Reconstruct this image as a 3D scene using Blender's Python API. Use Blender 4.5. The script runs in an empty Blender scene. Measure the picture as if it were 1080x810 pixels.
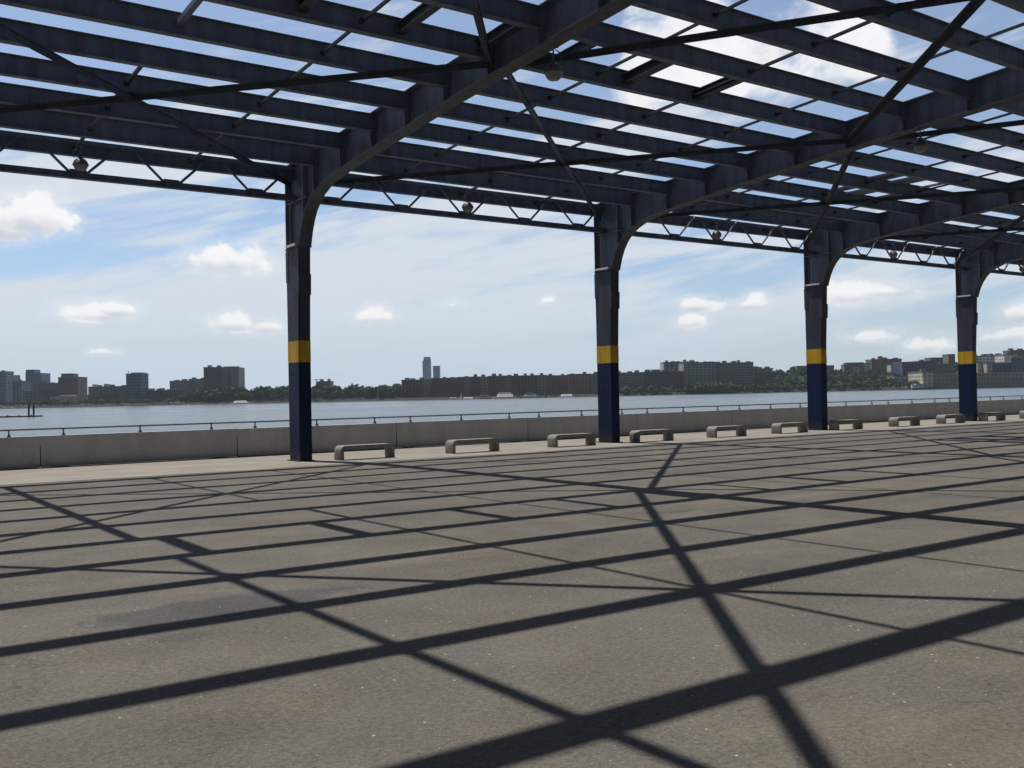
import bpy, bmesh, math, random
from mathutils import Vector, Matrix
import numpy as np

# ------------------------------------------------------------------ camera
sc = bpy.context.scene
COL = sc.collection
CAMX, CAMY, CAMZ = -10.821, -25.610, 1.70
TH = 0.614613            # angle between the column row and the camera's right
cam_d = bpy.data.cameras.new("camera")
cam = bpy.data.objects.new("camera", cam_d)
COL.objects.link(cam)
pitch, roll = 0.0111498, -0.0209297
fw = Vector((0, math.cos(pitch), math.sin(pitch)))
up = Vector((0, -math.sin(pitch), math.cos(pitch)))
rt = Vector((1, 0, 0))
rt, up = rt * math.cos(roll) + up * math.sin(roll), up * math.cos(roll) - rt * math.sin(roll)
RZ = Matrix.Rotation(-TH, 3, 'Z')
M3 = Matrix((RZ @ rt, RZ @ up, RZ @ (-fw))).transposed()
cam.matrix_world = Matrix.Translation((CAMX, CAMY, CAMZ)) @ M3.to_4x4()
cam_d.sensor_width = 36
cam_d.lens = 1033.13 / 1080 * 36
cam_d.clip_start = 0.1
cam_d.clip_end = 40000
sc.camera = cam

# ------------------------------------------------------------------ light
SUN = Vector((-0.109, 0.364, 1.0)).normalized()
sun_d = bpy.data.lights.new("sun", 'SUN')
sun_d.energy = 5.0
sun_d.angle = math.radians(0.55)
sun_d.color = (1.0, 0.955, 0.89)
sun = bpy.data.objects.new("sun", sun_d)
sun.rotation_euler = SUN.to_track_quat('Z', 'Y').to_euler()
sun.location = (0, 0, 60)
COL.objects.link(sun)
sc.view_settings.view_transform = 'Standard'
sc.view_settings.look = 'None'
sc.view_settings.exposure = 0.0
sc.view_settings.gamma = 1.0
sc.view_settings.use_curve_mapping = False
sc.cycles.max_bounces = 6
sc.cycles.volume_bounces = 0
sc.cycles.volume_max_steps = 64
sc.cycles.transparent_max_bounces = 8

# ------------------------------------------------------------------ node helper
class NT:
    def __init__(s, tree):
        s.t = tree; s.n = tree.nodes; s.l = tree.links
    def node(s, kind, **kw):
        nd = s.n.new(kind)
        for k, v in kw.items():
            if k.startswith('_'): setattr(nd, k[1:], v)
        return nd
    def put(s, sock, v):
        if isinstance(v, bpy.types.NodeSocket): s.l.new(v, sock)
        else: sock.default_value = v
    def m(s, op, a, b=None, c=None, clamp=False):
        nd = s.n.new('ShaderNodeMath'); nd.operation = op; nd.use_clamp = clamp
        s.put(nd.inputs[0], a)
        if b is not None: s.put(nd.inputs[1], b)
        if c is not None: s.put(nd.inputs[2], c)
        return nd.outputs[0]
    def vm(s, op, a, b=None, out=0):
        nd = s.n.new('ShaderNodeVectorMath'); nd.operation = op
        s.put(nd.inputs[0], a)
        if b is not None: s.put(nd.inputs[1], b)
        return nd.outputs[out]
    def xyz(s, x, y, z):
        nd = s.n.new('ShaderNodeCombineXYZ')
        for i, v in enumerate((x, y, z)): s.put(nd.inputs[i], v)
        return nd.outputs[0]
    def sep(s, v):
        nd = s.n.new('ShaderNodeSeparateXYZ'); s.put(nd.inputs[0], v); return nd.outputs
    def noise(s, vec, scale, detail=4, rough=.55, dist=0.):
        nd = s.n.new('ShaderNodeTexNoise'); nd.noise_dimensions = '3D'
        s.put(nd.inputs['Vector'], vec); nd.inputs['Scale'].default_value = scale
        nd.inputs['Detail'].default_value = detail; nd.inputs['Roughness'].default_value = rough
        nd.inputs['Distortion'].default_value = dist
        return nd.outputs['Fac']
    def ss(s, v, a, b, lo=0., hi=1.):
        nd = s.n.new('ShaderNodeMapRange'); nd.interpolation_type = 'SMOOTHSTEP'
        s.put(nd.inputs['Value'], v)
        nd.inputs['From Min'].default_value = a; nd.inputs['From Max'].default_value = b
        nd.inputs['To Min'].default_value = lo; nd.inputs['To Max'].default_value = hi
        return nd.outputs[0]
    def mix(s, f, a, b, mode='MIX'):
        nd = s.n.new('ShaderNodeMix'); nd.data_type = 'RGBA'; nd.blend_type = mode
        s.put(nd.inputs[0], f)
        for i, v in ((6, a), (7, b)):
            if isinstance(v, (tuple, list)) and len(v) == 3: v = (*v, 1)
            s.put(nd.inputs[i], v)
        return nd.outputs[2]

# ------------------------------------------------------------------ sky
w = bpy.data.worlds.new("World"); sc.world = w; w.use_nodes = True
w.node_tree.nodes.clear()
T = NT(w.node_tree)
sky = T.n.new('ShaderNodeTexSky'); sky.sky_type = 'NISHITA'; sky.sun_disc = False
sky.sun_elevation = math.asin(SUN.z)
sky.sun_rotation = math.atan2(SUN.x, SUN.y)
sky.air_density = 1.0; sky.dust_density = 0.6; sky.ozone_density = 2.5
SKYB = 0.115
tc = T.n.new('ShaderNodeTexCoord')
D = tc.outputs['Generated']
ct, st = math.cos(TH), math.sin(TH)
dr = T.vm('DOT_PRODUCT', D, (ct, -st, 0), 1)
df = T.vm('DOT_PRODUCT', D, (st, ct, 0), 1)
dz = T.sep(D)[2]
az = T.m('ARCTAN2', dr, df)
el = T.m('ARCSINE', dz)
P2 = T.xyz(az, el, 0.0)
# high thin veil: streaks that run slightly upward to the right
el_b = T.m('MULTIPLY', el, 1.)
strk = T.xyz(T.m('ADD', T.m('MULTIPLY', az, 1.0), T.m('MULTIPLY', el, -0.8)), T.m('SUBTRACT', T.m('MULTIPLY', el, 4.6), T.m('MULTIPLY', az, .75)), 3.3)
n1 = T.noise(strk, 3.4, 8, .60, .45)
n2 = T.noise(P2, 2.2, 3, .5, 0)
n3 = T.noise(strk, 9.0, 4, .55, .2)
veil = T.m('ADD', T.m('MULTIPLY', n1, 1.05), T.m('MULTIPLY', n2, .35))
veil = T.m('ADD', veil, T.m('MULTIPLY', n3, .30))
# thicker in front over the river, thin to the right and high up
veil = T.m('ADD', veil, T.m('MULTIPLY', T.ss(az, -.35, .32, 1., 0.), .05))
veil = T.m('SUBTRACT', veil, T.m('MULTIPLY', T.ss(el, .17, .30), .13))
vf = T.ss(veil, .76, .95, .04, .95)
base = T.mix(1.0, sky.outputs[0], T.mix(T.ss(el, .12, .3), (.97, 1.0, 1.10), (1.22, 1.12, 1.08)), 'MULTIPLY')
# veil over the base sky; added dimming overhead and behind comes below
VW = 1 / SKYB
col = T.mix(vf, base, (.70 * VW, .755 * VW, .825 * VW))
# low haze band over the horizon
hz = T.ss(el, -.01, .115, .88, 0.)
col = T.mix(hz, col, (.56 * VW, .67 * VW, .80 * VW))
# added dimming overhead and behind the viewer, to keep shade on the deck dark
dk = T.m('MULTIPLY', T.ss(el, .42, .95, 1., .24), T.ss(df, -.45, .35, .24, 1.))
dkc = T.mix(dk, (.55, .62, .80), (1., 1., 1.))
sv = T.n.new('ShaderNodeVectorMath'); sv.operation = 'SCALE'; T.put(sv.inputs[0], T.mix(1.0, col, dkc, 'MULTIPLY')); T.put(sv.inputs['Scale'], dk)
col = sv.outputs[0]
# fair weather cumulus: (azimuth, elevation, half width, half height)
cum = [(-0.4492, 0.1683, 0.0423, 0.0287, 1.5), (-0.4786, 0.1599, 0.0445, 0.0261, 1.4), (-0.2826, 0.1356, 0.0445, 0.0235, 1.3), (-0.4026, 0.0832, 0.0356, 0.0131, 1.2), (-0.3795, 0.0862, 0.02, 0.0105, 1.0), (-0.2737, 0.074, 0.0334, 0.0131, 1.1), (-0.2484, 0.0712, 0.0245, 0.0105, 1.0), (-0.1394, 0.0799, 0.0245, 0.0105, 1.1), (0.1847, 0.0849, 0.0289, 0.0118, 1.1), (0.18, 0.0681, 0.02, 0.0118, 1.0), (0.2374, 0.0838, 0.0245, 0.0105, 0.8), (0.3353, 0.0884, 0.0423, 0.0157, 1.2), (0.3694, 0.0901, 0.0334, 0.0091, 0.7), (0.3525, 0.0468, 0.0245, 0.0105, 1.1), (0.4026, 0.0368, 0.0223, 0.0105, 1.0), (0.4786, 0.062, 0.0223, 0.0131, 1.2), (0.4663, 0.0429, 0.0334, 0.0118, 1.0), (0.0387, 0.0942, 0.01, 0.0065, 1.0), (-0.3961, 0.0478, 0.0156, 0.0052, 0.8), (-0.0599, 0.0923, 0.0156, 0.0065, 0.7)]
wn = T.noise(P2, 46., 8, .60, .1)
wn2 = T.noise(P2, 17., 4, .55, 0)
pert = T.m('ADD', T.m('MULTIPLY', T.m('SUBTRACT', wn, .5), 2.0), T.m('MULTIPLY', T.m('SUBTRACT', wn2, .5), 2.0))
dens = None; low = None
for (a, e, ra, re, k) in cum:
    q = T.vm('MULTIPLY', T.vm('SUBTRACT', P2, (a, e, 0)), (1 / ra, 1 / re, 0))
    # flatter base: squeeze below the centre
    qs = T.sep(q)
    qy = T.m('ADD', T.m('MAXIMUM', qs[1], 0.), T.m('MULTIPLY', T.m('MINIMUM', qs[1], 0.), 1.7))
    ln = T.vm('LENGTH', T.xyz(qs[0], qy, 0.), None, 1)
    d = T.m('MULTIPLY', T.m('SUBTRACT', 1.0, ln), k)
    d = T.m('MAXIMUM', d, -1.6)
    wgt = T.m('MULTIPLY', T.ss(ln, .3, 1.5, 1., 0.), T.ss(qs[1], -.5, .5, 1., 0.))
    dens = d if dens is None else T.m('MAXIMUM', dens, d)
    low = wgt if low is None else T.m('MAXIMUM', low, wgt)
dd = T.m('ADD', dens, pert)
cf = T.m('MAXIMUM', T.ss(dd, .0, .55, 0., .97), T.ss(dd, -.6, .35, 0., .28))
# broken bank high to the right, seen through the roof
bankn = T.noise(T.xyz(az, T.m('MULTIPLY', el, 1.5), 1.7), 7.5, 7, .58, .35)
bank = T.m('MULTIPLY', T.ss(az, .04, .14), T.ss(az, .34, .43, 1., 0.))
bank = T.m('MULTIPLY', bank, T.ss(el, .235, .30))
bank = T.m('ADD', T.m('MULTIPLY', T.m('SUBTRACT', bank, 1.), .6), T.m('MULTIPLY', bankn, 1.))
bf = T.ss(bank, .36, .52, 0., .96)
cf = T.m('MAXIMUM', cf, bf)
shade = T.m('ADD', T.m('MULTIPLY', low, .5), T.m('MULTIPLY', T.noise(P2, 22., 6, .65), .7))
shade = T.m('ADD', shade, T.m('MULTIPLY', bf, .17))
ccol = T.mix(T.ss(shade, .42, .98), (.97 * VW, .975 * VW, .985 * VW), (.56 * VW, .60 * VW, .68 * VW))
col = T.mix(cf, col, ccol)
# the dimming added overhead and behind keeps the shade dark
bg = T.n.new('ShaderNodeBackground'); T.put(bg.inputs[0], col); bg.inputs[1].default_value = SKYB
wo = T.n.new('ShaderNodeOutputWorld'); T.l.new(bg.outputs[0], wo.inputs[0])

# ------------------------------------------------------------------ materials
MATS = {}
def mat(name):
    m = bpy.data.materials.new(name); m.use_nodes = True
    t = NT(m.node_tree); b = m.node_tree.nodes['Principled BSDF']
    MATS[name] = m
    return m, t, b
def simple(name, c, rough=.6, var=.15, scale=3., metal=0., bump=0., bscale=40., spec=.5):
    m, t, b = mat(name)
    g = t.n.new('ShaderNodeNewGeometry').outputs['Position']
    n = t.noise(g, scale, 5, .6)
    k = t.ss(n, .25, .75, 1 - var, 1 + var)
    t.put(b.inputs['Base Color'], t.vm('SCALE', (*c,), None))
    sc_ = t.n.new('ShaderNodeVectorMath'); sc_.operation = 'SCALE'; sc_.inputs[0].default_value = c
    t.put(sc_.inputs['Scale'], k); t.put(b.inputs['Base Color'], sc_.outputs[0])
    b.inputs['Roughness'].default_value = rough; b.inputs['Metallic'].default_value = metal
    b.inputs['Specular IOR Level'].default_value = spec
    if bump:
        bp = t.n.new('ShaderNodeBump'); bp.inputs['Strength'].default_value = bump
        bp.inputs['Distance'].default_value = .02
        t.put(bp.inputs['Height'], t.noise(g, bscale, 4, .6)); t.l.new(bp.outputs[0], b.inputs['Normal'])
    return m

def steel(name, c, rust=.25, rough=.55):
    """painted steel with streaky dirt and rust spots"""
    m, t, b = mat(name)
    g = t.n.new('ShaderNodeNewGeometry').outputs['Position']
    s = t.vm('MULTIPLY', g, (3.0, 3.0, .5))
    n = t.noise(s, 1.4, 6, .6)
    n2 = t.noise(g, 9., 5, .65)
    c1 = t.mix(t.ss(n, .3, .75), tuple(x * .8 for x in c), tuple(min(1, x * 1.3) for x in c))
    rf = t.m('MULTIPLY', t.ss(n2, .56, .72), rust)
    c2 = t.mix(rf, c1, (.085, .055, .038))
    # thin rust runs and chalky scuffs
    run = t.noise(t.vm('MULTIPLY', g, (26., 26., .9)), 1., 4, .6); rz = t.noise(g, 1.1, 3, .5)
    c2 = t.mix(t.m('MULTIPLY', t.m('MULTIPLY', t.ss(run, .60, .70), t.ss(rz, .48, .62)), .45), c2, (.11, .065, .04))
    sc2 = t.noise(t.vm('MULTIPLY', g, (5., 5., 12.)), 1.3, 6, .7)
    c2 = t.mix(t.m('MULTIPLY', t.ss(sc2, .66, .74), .35), c2, tuple(min(1, x * 2.2 + .03) for x in c))
    z_ = t.sep(g)[2]
    c2 = t.mix(t.m('MULTIPLY', t.ss(t.m('ADD', z_, t.m('MULTIPLY', n2, .5)), .2, .75, 1., 0.), .5), c2, (.075, .066, .055))
    t.put(b.inputs['Base Color'], c2)
    t.put(b.inputs['Roughness'], t.ss(n2, .3, .7, rough - .08, rough + .15))
    b.inputs['Specular IOR Level'].default_value = .22
    bp = t.n.new('ShaderNodeBump'); bp.inputs['Strength'].default_value = .15; bp.inputs['Distance'].default_value = .01
    t.put(bp.inputs['Height'], n2); t.l.new(bp.outputs[0], b.inputs['Normal'])
    return m
M_ST = steel('slate_painted_steel', (.122, .145, .200), .40)
M_STB = steel('weathered_flange_paint', (.072, .080, .095), .5)
M_COLM = steel('slate_steel_darkened', (.050, .058, .080), .35)  # same slate steel, darkened in the colour to offset sun on these parts
M_LIT = simple('sunlit_pale_steel', (.72, .72, .70), .5, .1, 6.)  # pale colour standing in for sun on diagonals and column strap
M_NAVY = steel('navy_paint', (.004, .014, .056), .05)
M_YEL = steel('yellow_paint', (.56, .33, .022), .2)
M_GAL = simple('galvanised_steel', (.30, .31, .32), .45, .2, 6., .3)
M_RAIL = simple('dark_galvanised_rail', (.12, .125, .13), .5, .2, 6., .2)
M_WHT = simple('frosted_glass', (.20, .21, .215), .35, .1)
M_HOUS = simple('grey_lamp_housing', (.10, .10, .105), .5, .2)
M_CONC_B = simple('bench_concrete', (.215, .205, .18), .85, .22, 5., 0, .4, 60.)

def ground_mat():
    m, t, b = mat('asphalt')
    g = t.n.new('ShaderNodeNewGeometry').outputs['Position']
    big = t.noise(g, .16, 5, .6)
    mid = t.noise(g, .9, 6, .62)
    fin = t.noise(g, 26., 4, .75)
    vo = t.n.new('ShaderNodeTexVoronoi'); vo.inputs['Scale'].default_value = 95.; t.put(vo.inputs['Vector'], g)
    gr = t.sep(vo.outputs['Color'])[0]
    v = t.m('ADD', t.ss(big, .3, .7, -.10, .10), t.ss(mid, .3, .7, -.14, .14))
    v = t.m('ADD', v, t.ss(fin, .25, .75, -.26, .26))
    v = t.m('ADD', v, t.m('MULTIPLY', t.m('SUBTRACT', gr, .5), .42))
    v = t.m('ADD', v, 1.0)
    hue = t.noise(g, .5, 3, .5)
    c = t.mix(t.ss(hue, .35, .65), (.110, .098, .082), (.104, .097, .085))
    # pale, worn tracks running along the deck
    wv = t.noise(t.vm('MULTIPLY', g, (.35, 1.6, 1.)), .55, 5, .6, .4)
    c = t.mix(t.m('MULTIPLY', t.ss(wv, .56, .74), .45), c, (.175, .153, .122))
    # old stains: (x, y, rx, ry)
    st = None
    wob = t.m('MULTIPLY', t.m('SUBTRACT', t.noise(g, 2.3, 4, .6), .5), 1.6)
    for (x, y, rx, ry, k) in ((-8.15, -17.55, 1.15, .42, .85), (-8.75, -18.4, .22, .12, .4), (-.95, -15.6, .35, .14, .6), (3.4, -16.9, .4, .14, .4), (1.0, -18.3, .5, .2, .25), (9.0, -14., .5, .3, .3), (-3., -19.3, .7, .3, .22)):
        ln = t.vm('LENGTH', t.vm('MULTIPLY', t.vm('SUBTRACT', g, (x, y, 0)), (1 / rx, 1 / ry, 0)), None, 1)
        f = t.m('MULTIPLY', t.ss(t.m('ADD', ln, wob), .75, 1.15, 1., 0.), k)
        st = f if st is None else t.m('MAXIMUM', st, f)
    c = t.mix(st, c, (.060, .059, .060))
    # hairline cracks, only here and there
    cn = t.noise(t.vm('MULTIPLY', g, (1., 1., 1.)), .42, 6, .55, .6)
    ck = t.m('MULTIPLY', t.ss(t.m('ABSOLUTE', t.m('SUBTRACT', cn, .5)), .0008, .0030, 1., 0.), t.ss(t.noise(g, .23, 2, .5), .52, .6))
    c = t.mix(t.m('MULTIPLY', ck, .55), c, (.045, .042, .04))
    # old tyre marks curving across the deck
    tn = t.noise(t.vm('ADD', g, (31., 7., 0.)), .085, 1, .4)
    tm = t.m('MAXIMUM', t.ss(t.m('ABSOLUTE', t.m('SUBTRACT', tn, .47)), .004, .012, 1., 0.), t.ss(t.m('ABSOLUTE', t.m('SUBTRACT', tn, .50)), .004, .012, 1., 0.))
    c = t.mix(t.m('MULTIPLY', t.m('MULTIPLY', tm, t.ss(mid, .4, .62)), .22), c, (.05, .048, .046))
    # chalky scuffs
    sf = t.m('MULTIPLY', t.ss(t.noise(t.vm('MULTIPLY', g, (1., 2.4, 1.)), 2.6, 7, .75), .66, .74), .4)
    c = t.mix(sf, c, (.21, .195, .165))
    # bright mica specks and small white chips
    v2 = t.n.new('ShaderNodeTexVoronoi'); v2.inputs['Scale'].default_value = 9.; t.put(v2.inputs['Vector'], g)
    sp = t.m('LESS_THAN', v2.outputs['Distance'], .075)
    sel = t.m('GREATER_THAN', t.sep(v2.outputs['Color'])[1], .62)
    v3 = t.n.new('ShaderNodeTexVoronoi'); v3.inputs['Scale'].default_value = 38.; t.put(v3.inputs['Vector'], g)
    sp2 = t.m('MULTIPLY', t.m('LESS_THAN', v3.outputs['Distance'], .17), t.m('GREATER_THAN', t.sep(v3.outputs['Color'])[1], .84))
    sp = t.m('MAXIMUM', t.m('MULTIPLY', sp, sel), t.m('MULTIPLY', sp2, .55))
    sc_ = t.n.new('ShaderNodeVectorMath'); sc_.operation = 'SCALE'; t.put(sc_.inputs[0], c); t.put(sc_.inputs['Scale'], v)
    c = t.mix(t.m('MULTIPLY', sp, .65), sc_.outputs[0], (.5, .48, .42))
    t.put(b.inputs['Base Color'], c)
    b.inputs['Roughness'].default_value = .9; b.inputs['Specular IOR Level'].default_value = .25
    bp = t.n.new('ShaderNodeBump'); bp.inputs['Strength'].default_value = .5; bp.inputs['Distance'].default_value = .006
    t.put(bp.inputs['Height'], t.m('ADD', fin, gr)); t.l.new(bp.outputs[0], b.inputs['Normal'])
    return m
M_ASPH = ground_mat()
def conc_strip():
    m, t, b = mat('pale_worn_concrete')
    g = t.n.new('ShaderNodeNewGeometry').outputs['Position']
    n = t.noise(t.vm('MULTIPLY', g, (.6, 1.2, 1.)), .9, 7, .65, .3); f = t.noise(g, 30., 3, .7)
    c = t.mix(t.ss(n, .3, .72), (.185, .165, .14), (.27, .24, .20))
    sc_ = t.n.new('ShaderNodeVectorMath'); sc_.operation = 'SCALE'; t.put(sc_.inputs[0], c)
    t.put(sc_.inputs['Scale'], t.ss(f, .3, .7, .88, 1.12)); t.put(b.inputs['Base Color'], sc_.outputs[0])
    b.inputs['Roughness'].default_value = .9
    return m
M_STRIP = conc_strip()
def wall_mat():
    m, t, b = mat('grey_precast_concrete')
    g = t.n.new('ShaderNodeNewGeometry').outputs['Position']
    n = t.noise(t.vm('MULTIPLY', g, (1., 1., .35)), 1.6, 6, .6); f = t.noise(g, 22., 4, .7)
    c = t.mix(t.ss(n, .3, .7), (.39, .395, .40), (.48, .485, .48))
    z = t.sep(g)[2]
    c = t.mix(t.m('MULTIPLY', t.ss(t.m('ADD', z, t.m('MULTIPLY', n, .25)), .12, .3, 1., 0.), .4), c, (.2, .18, .15))
    sc_ = t.n.new('ShaderNodeVectorMath'); sc_.operation = 'SCALE'; t.put(sc_.inputs[0], c)
    t.put(sc_.inputs['Scale'], t.ss(f, .3, .7, .92, 1.08)); t.put(b.inputs['Base Color'], sc_.outputs[0])
    b.inputs['Roughness'].default_value = .88
    return m
M_WALL = wall_mat()
def water_mat():
    m, t, b = mat('river_water')
    g = t.n.new('ShaderNodeNewGeometry').outputs['Position']
    b.inputs['Base Color'].default_value = (.10, .125, .14, 1)
    b.inputs['Roughness'].default_value = .22
    b.inputs['IOR'].default_value = 1.33
    bp = t.n.new('ShaderNodeBump'); bp.inputs['Strength'].default_value = 1.; bp.inputs['Distance'].default_value = .6
    n = t.noise(t.vm('MULTIPLY', g, (1., .7, 1.)), .33, 6, .7); n2 = t.noise(t.vm('MULTIPLY', g, (.5, 1., 1.)), .045, 3, .5)
    t.put(bp.inputs['Height'], t.m('ADD', n, t.m('MULTIPLY', n2, 1.2)))
    t.l.new(bp.outputs[0], b.inputs['Normal'])
    # wind streaks: rougher and smoother lanes
    s = t.noise(t.vm('MULTIPLY', t.vm('ADD', g, (0, 0, 0)), (.0012, .006, 1.)), 1.0, 4, .55)
    t.put(b.inputs['Roughness'], t.ss(s, .35, .65, .10, .26))
    return m
M_WAT = water_mat()
def leaf_mat(name, a, b_):
    m, t, b = mat(name)
    g = t.n.new('ShaderNodeNewGeometry').outputs['Position']
    n = t.noise(g, .09, 4, .6)
    t.put(b.inputs['Base Color'], t.mix(t.ss(n, .35, .65), a, b_))
    b.inputs['Roughness'].default_value = .8; b.inputs['Specular IOR Level'].default_value = .15
    return m
M_LEAF = leaf_mat('dark_foliage', (.020, .038, .016), (.060, .092, .036))
M_LEAF2 = leaf_mat('light_foliage', (.050, .082, .028), (.105, .14, .05))
M_LAND = simple('far_bank_ground', (.012, .016, .010), .9, .3, .02)
def win(name, wall, glass, px=3.2, pz=3.1, fx=.55, fz=.5, rough=.7, band=0.):
    """facade: rows and columns of openings in the wall's own metres"""
    g0 = sum(wall) / 3; wall = tuple(max(.01, (g0 + (c - g0) * 1.5) * 1.55) for c in wall)
    m, t, b = mat(name)
    o = t.sep(t.n.new('ShaderNodeTexCoord').outputs['Object'])
    x = t.m('ADD', o[0], o[1]); z = o[2]
    cx = t.m('FRACT', t.m('DIVIDE', x, px)); cz = t.m('FRACT', t.m('DIVIDE', z, pz))
    wx = t.m('LESS_THAN', cx, fx); wz = t.m('LESS_THAN', cz, fz)
    f = t.m('MULTIPLY', wx, wz)
    idx = t.xyz(t.m('FLOOR', t.m('DIVIDE', x, px)), t.m('FLOOR', t.m('DIVIDE', z, pz)), 0.)
    wn = t.n.new('ShaderNodeTexWhiteNoise'); t.put(wn.inputs[0], idx)
    rnd = wn.outputs[0]
    up_ = t.m('GREATER_THAN', t.m('ABSOLUTE', t.sep(t.n.new('ShaderNodeNewGeometry').outputs['Normal'])[2]), .5)
    f = t.m('MULTIPLY', f, t.m('SUBTRACT', 1., up_))
    big = t.noise(t.xyz(x, z, 0.), .06, 4, .6)
    wc = t.mix(t.ss(big, .3, .7), tuple(c * .82 for c in wall), tuple(c * 1.15 for c in wall))
    gc = t.mix(rnd, tuple(c * .6 for c in glass), tuple(min(1, c * 1.7) for c in glass))
    t.put(b.inputs['Base Color'], t.mix(f, wc, gc))
    t.put(b.inputs['Roughness'], t.m('SUBTRACT', rough, t.m('MULTIPLY', f, rough - .25)))
    return m

# ------------------------------------------------------------------ mesh builder
class MB:
    def __init__(s): s.v = []; s.f = []
    def add(s, vs, fs):
        o = len(s.v); s.v += [tuple(p) for p in vs]; s.f += [tuple(i + o for i in f) for f in fs]; return s
    def box(s, x0, x1, y0, y1, z0, z1):
        return s.add([(x0, y0, z0), (x1, y0, z0), (x1, y1, z0), (x0, y1, z0), (x0, y0, z1), (x1, y0, z1), (x1, y1, z1), (x0, y1, z1)],
                     [(0, 3, 2, 1), (4, 5, 6, 7), (0, 1, 5, 4), (1, 2, 6, 5), (2, 3, 7, 6), (3, 0, 4, 7)])
    def taper(s, b, t):
        """b, t: (x0,x1,y0,y1,z)"""
        x0, x1, y0, y1, z = b; X0, X1, Y0, Y1, Z = t
        return s.add([(x0, y0, z), (x1, y0, z), (x1, y1, z), (x0, y1, z), (X0, Y0, Z), (X1, Y0, Z), (X1, Y1, Z), (X0, Y1, Z)],
                     [(0, 3, 2, 1), (4, 5, 6, 7), (0, 1, 5, 4), (1, 2, 6, 5), (2, 3, 7, 6), (3, 0, 4, 7)])
    def bar(s, a, b, w, h, upv=(0, 0, 1), off=(0, 0)):
        a = Vector(a); b = Vector(b); d = (b - a).normalized()
        u = Vector(upv); r = d.cross(u).normalized(); u = r.cross(d).normalized()
        vs = []
        for p in (a, b):
            for (i, j) in ((-1, -1), (1, -1), (1, 1), (-1, 1)):
                vs.append(p + r * (off[0] + i * w / 2) + u * (off[1] + j * h / 2))
        return s.add(vs, [(0, 1, 2, 3), (7, 6, 5, 4), (0, 4, 5, 1), (1, 5, 6, 2), (2, 6, 7, 3), (3, 7, 4, 0)])
    def tube(s, pts, r, n=8):
        pts = [Vector(p) for p in pts]; rings = []
        for i, p in enumerate(pts):
            d = (pts[min(i + 1, len(pts) - 1)] - pts[max(i - 1, 0)]).normalized()
            a = d.cross(Vector((0, 0, 1)))
            if a.length < 1e-3: a = d.cross(Vector((0, 1, 0)))
            a.normalize(); b = d.cross(a)
            rings.append([p + a * math.cos(2 * math.pi * k / n) * r + b * math.sin(2 * math.pi * k / n) * r for k in range(n)])
        vs = [q for rg in rings for q in rg]; fs = []
        for i in range(len(pts) - 1):
            for k in range(n):
                fs.append((i * n + k, i * n + (k + 1) % n, (i + 1) * n + (k + 1) % n, (i + 1) * n + k))
        fs.append(tuple(range(n - 1, -1, -1))); fs.append(tuple((len(pts) - 1) * n + k for k in range(n)))
        return s.add(vs, fs)
    def lathe(s, prof, c=(0, 0, 0), n=20):
        """prof: list of (r, z) from top to bottom, closed with caps"""
        vs = []; fs = []
        for r, z in prof:
            for k in range(n):
                a = 2 * math.pi * k / n; vs.append((c[0] + r * math.cos(a), c[1] + r * math.sin(a), c[2] + z))
        for i in range(len(prof) - 1):
            for k in range(n):
                fs.append((i * n + k, (i + 1) * n + k, (i + 1) * n + (k + 1) % n, i * n + (k + 1) % n))
        fs.append(tuple(range(n))); fs.append(tuple((len(prof) - 1) * n + k for k in range(n - 1, -1, -1)))
        return s.add(vs, fs)
    def build(s, name, m, parent=None, smooth=False, bevel=0, loc=None):
        me = bpy.data.meshes.new(name); me.from_pydata(s.v, [], s.f); me.update()
        bm = bmesh.new(); bm.from_mesh(me); bmesh.ops.recalc_face_normals(bm, faces=bm.faces)
        if bevel:
            bmesh.ops.remove_doubles(bm, verts=bm.verts, dist=1e-5)
            es = [e for e in bm.edges if len(e.link_faces) == 2 and e.calc_face_angle(0) > .6]
            bmesh.ops.bevel(bm, geom=es, offset=bevel, segments=2, affect='EDGES', profile=.6)
        bm.to_mesh(me); bm.free()
        me.materials.append(m)
        if smooth:
            for p in me.polygons: p.use_smooth = True
            me.set_sharp_from_angle(angle=.6)
        o = bpy.data.objects.new(name, me); COL.objects.link(o)
        if parent: o.parent = parent
        if loc is not None: o.location = loc
        return o
def tag(o, label=None, cat=None, group=None, kind=None):
    if label: o['label'] = label
    if cat: o['category'] = cat
    if group: o['group'] = group
    if kind: o['kind'] = kind
    return o
def empty(name, loc=(0, 0, 0), rz=0.):
    o = bpy.data.objects.new(name, None); COL.objects.link(o); o.location = loc; o.rotation_euler = (0, 0, rz)
    o.empty_display_size = .3
    return o
def copy_tree(o, parent=None):
    c = o.copy(); COL.objects.link(c); c.parent = parent
    for ch in [x for x in o.children]: copy_tree(ch, c)
    return c

# ------------------------------------------------------------------ setting: deck, strip, river
WZ = -2.0
def plane_obj(name, x0, x1, y0, y1, z, m, thick=None):
    b = MB()
    if thick: b.box(x0, x1, y0, y1, z - thick, z)
    else: b.add([(x0, y0, z), (x1, y0, z), (x1, y1, z), (x0, y1, z)], [(0, 1, 2, 3)])
    return tag(b.build(name, m), kind='structure')
plane_obj('pier_deck', -160, 260, -160, 3.9, 0.0, M_ASPH, 1.6)
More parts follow.
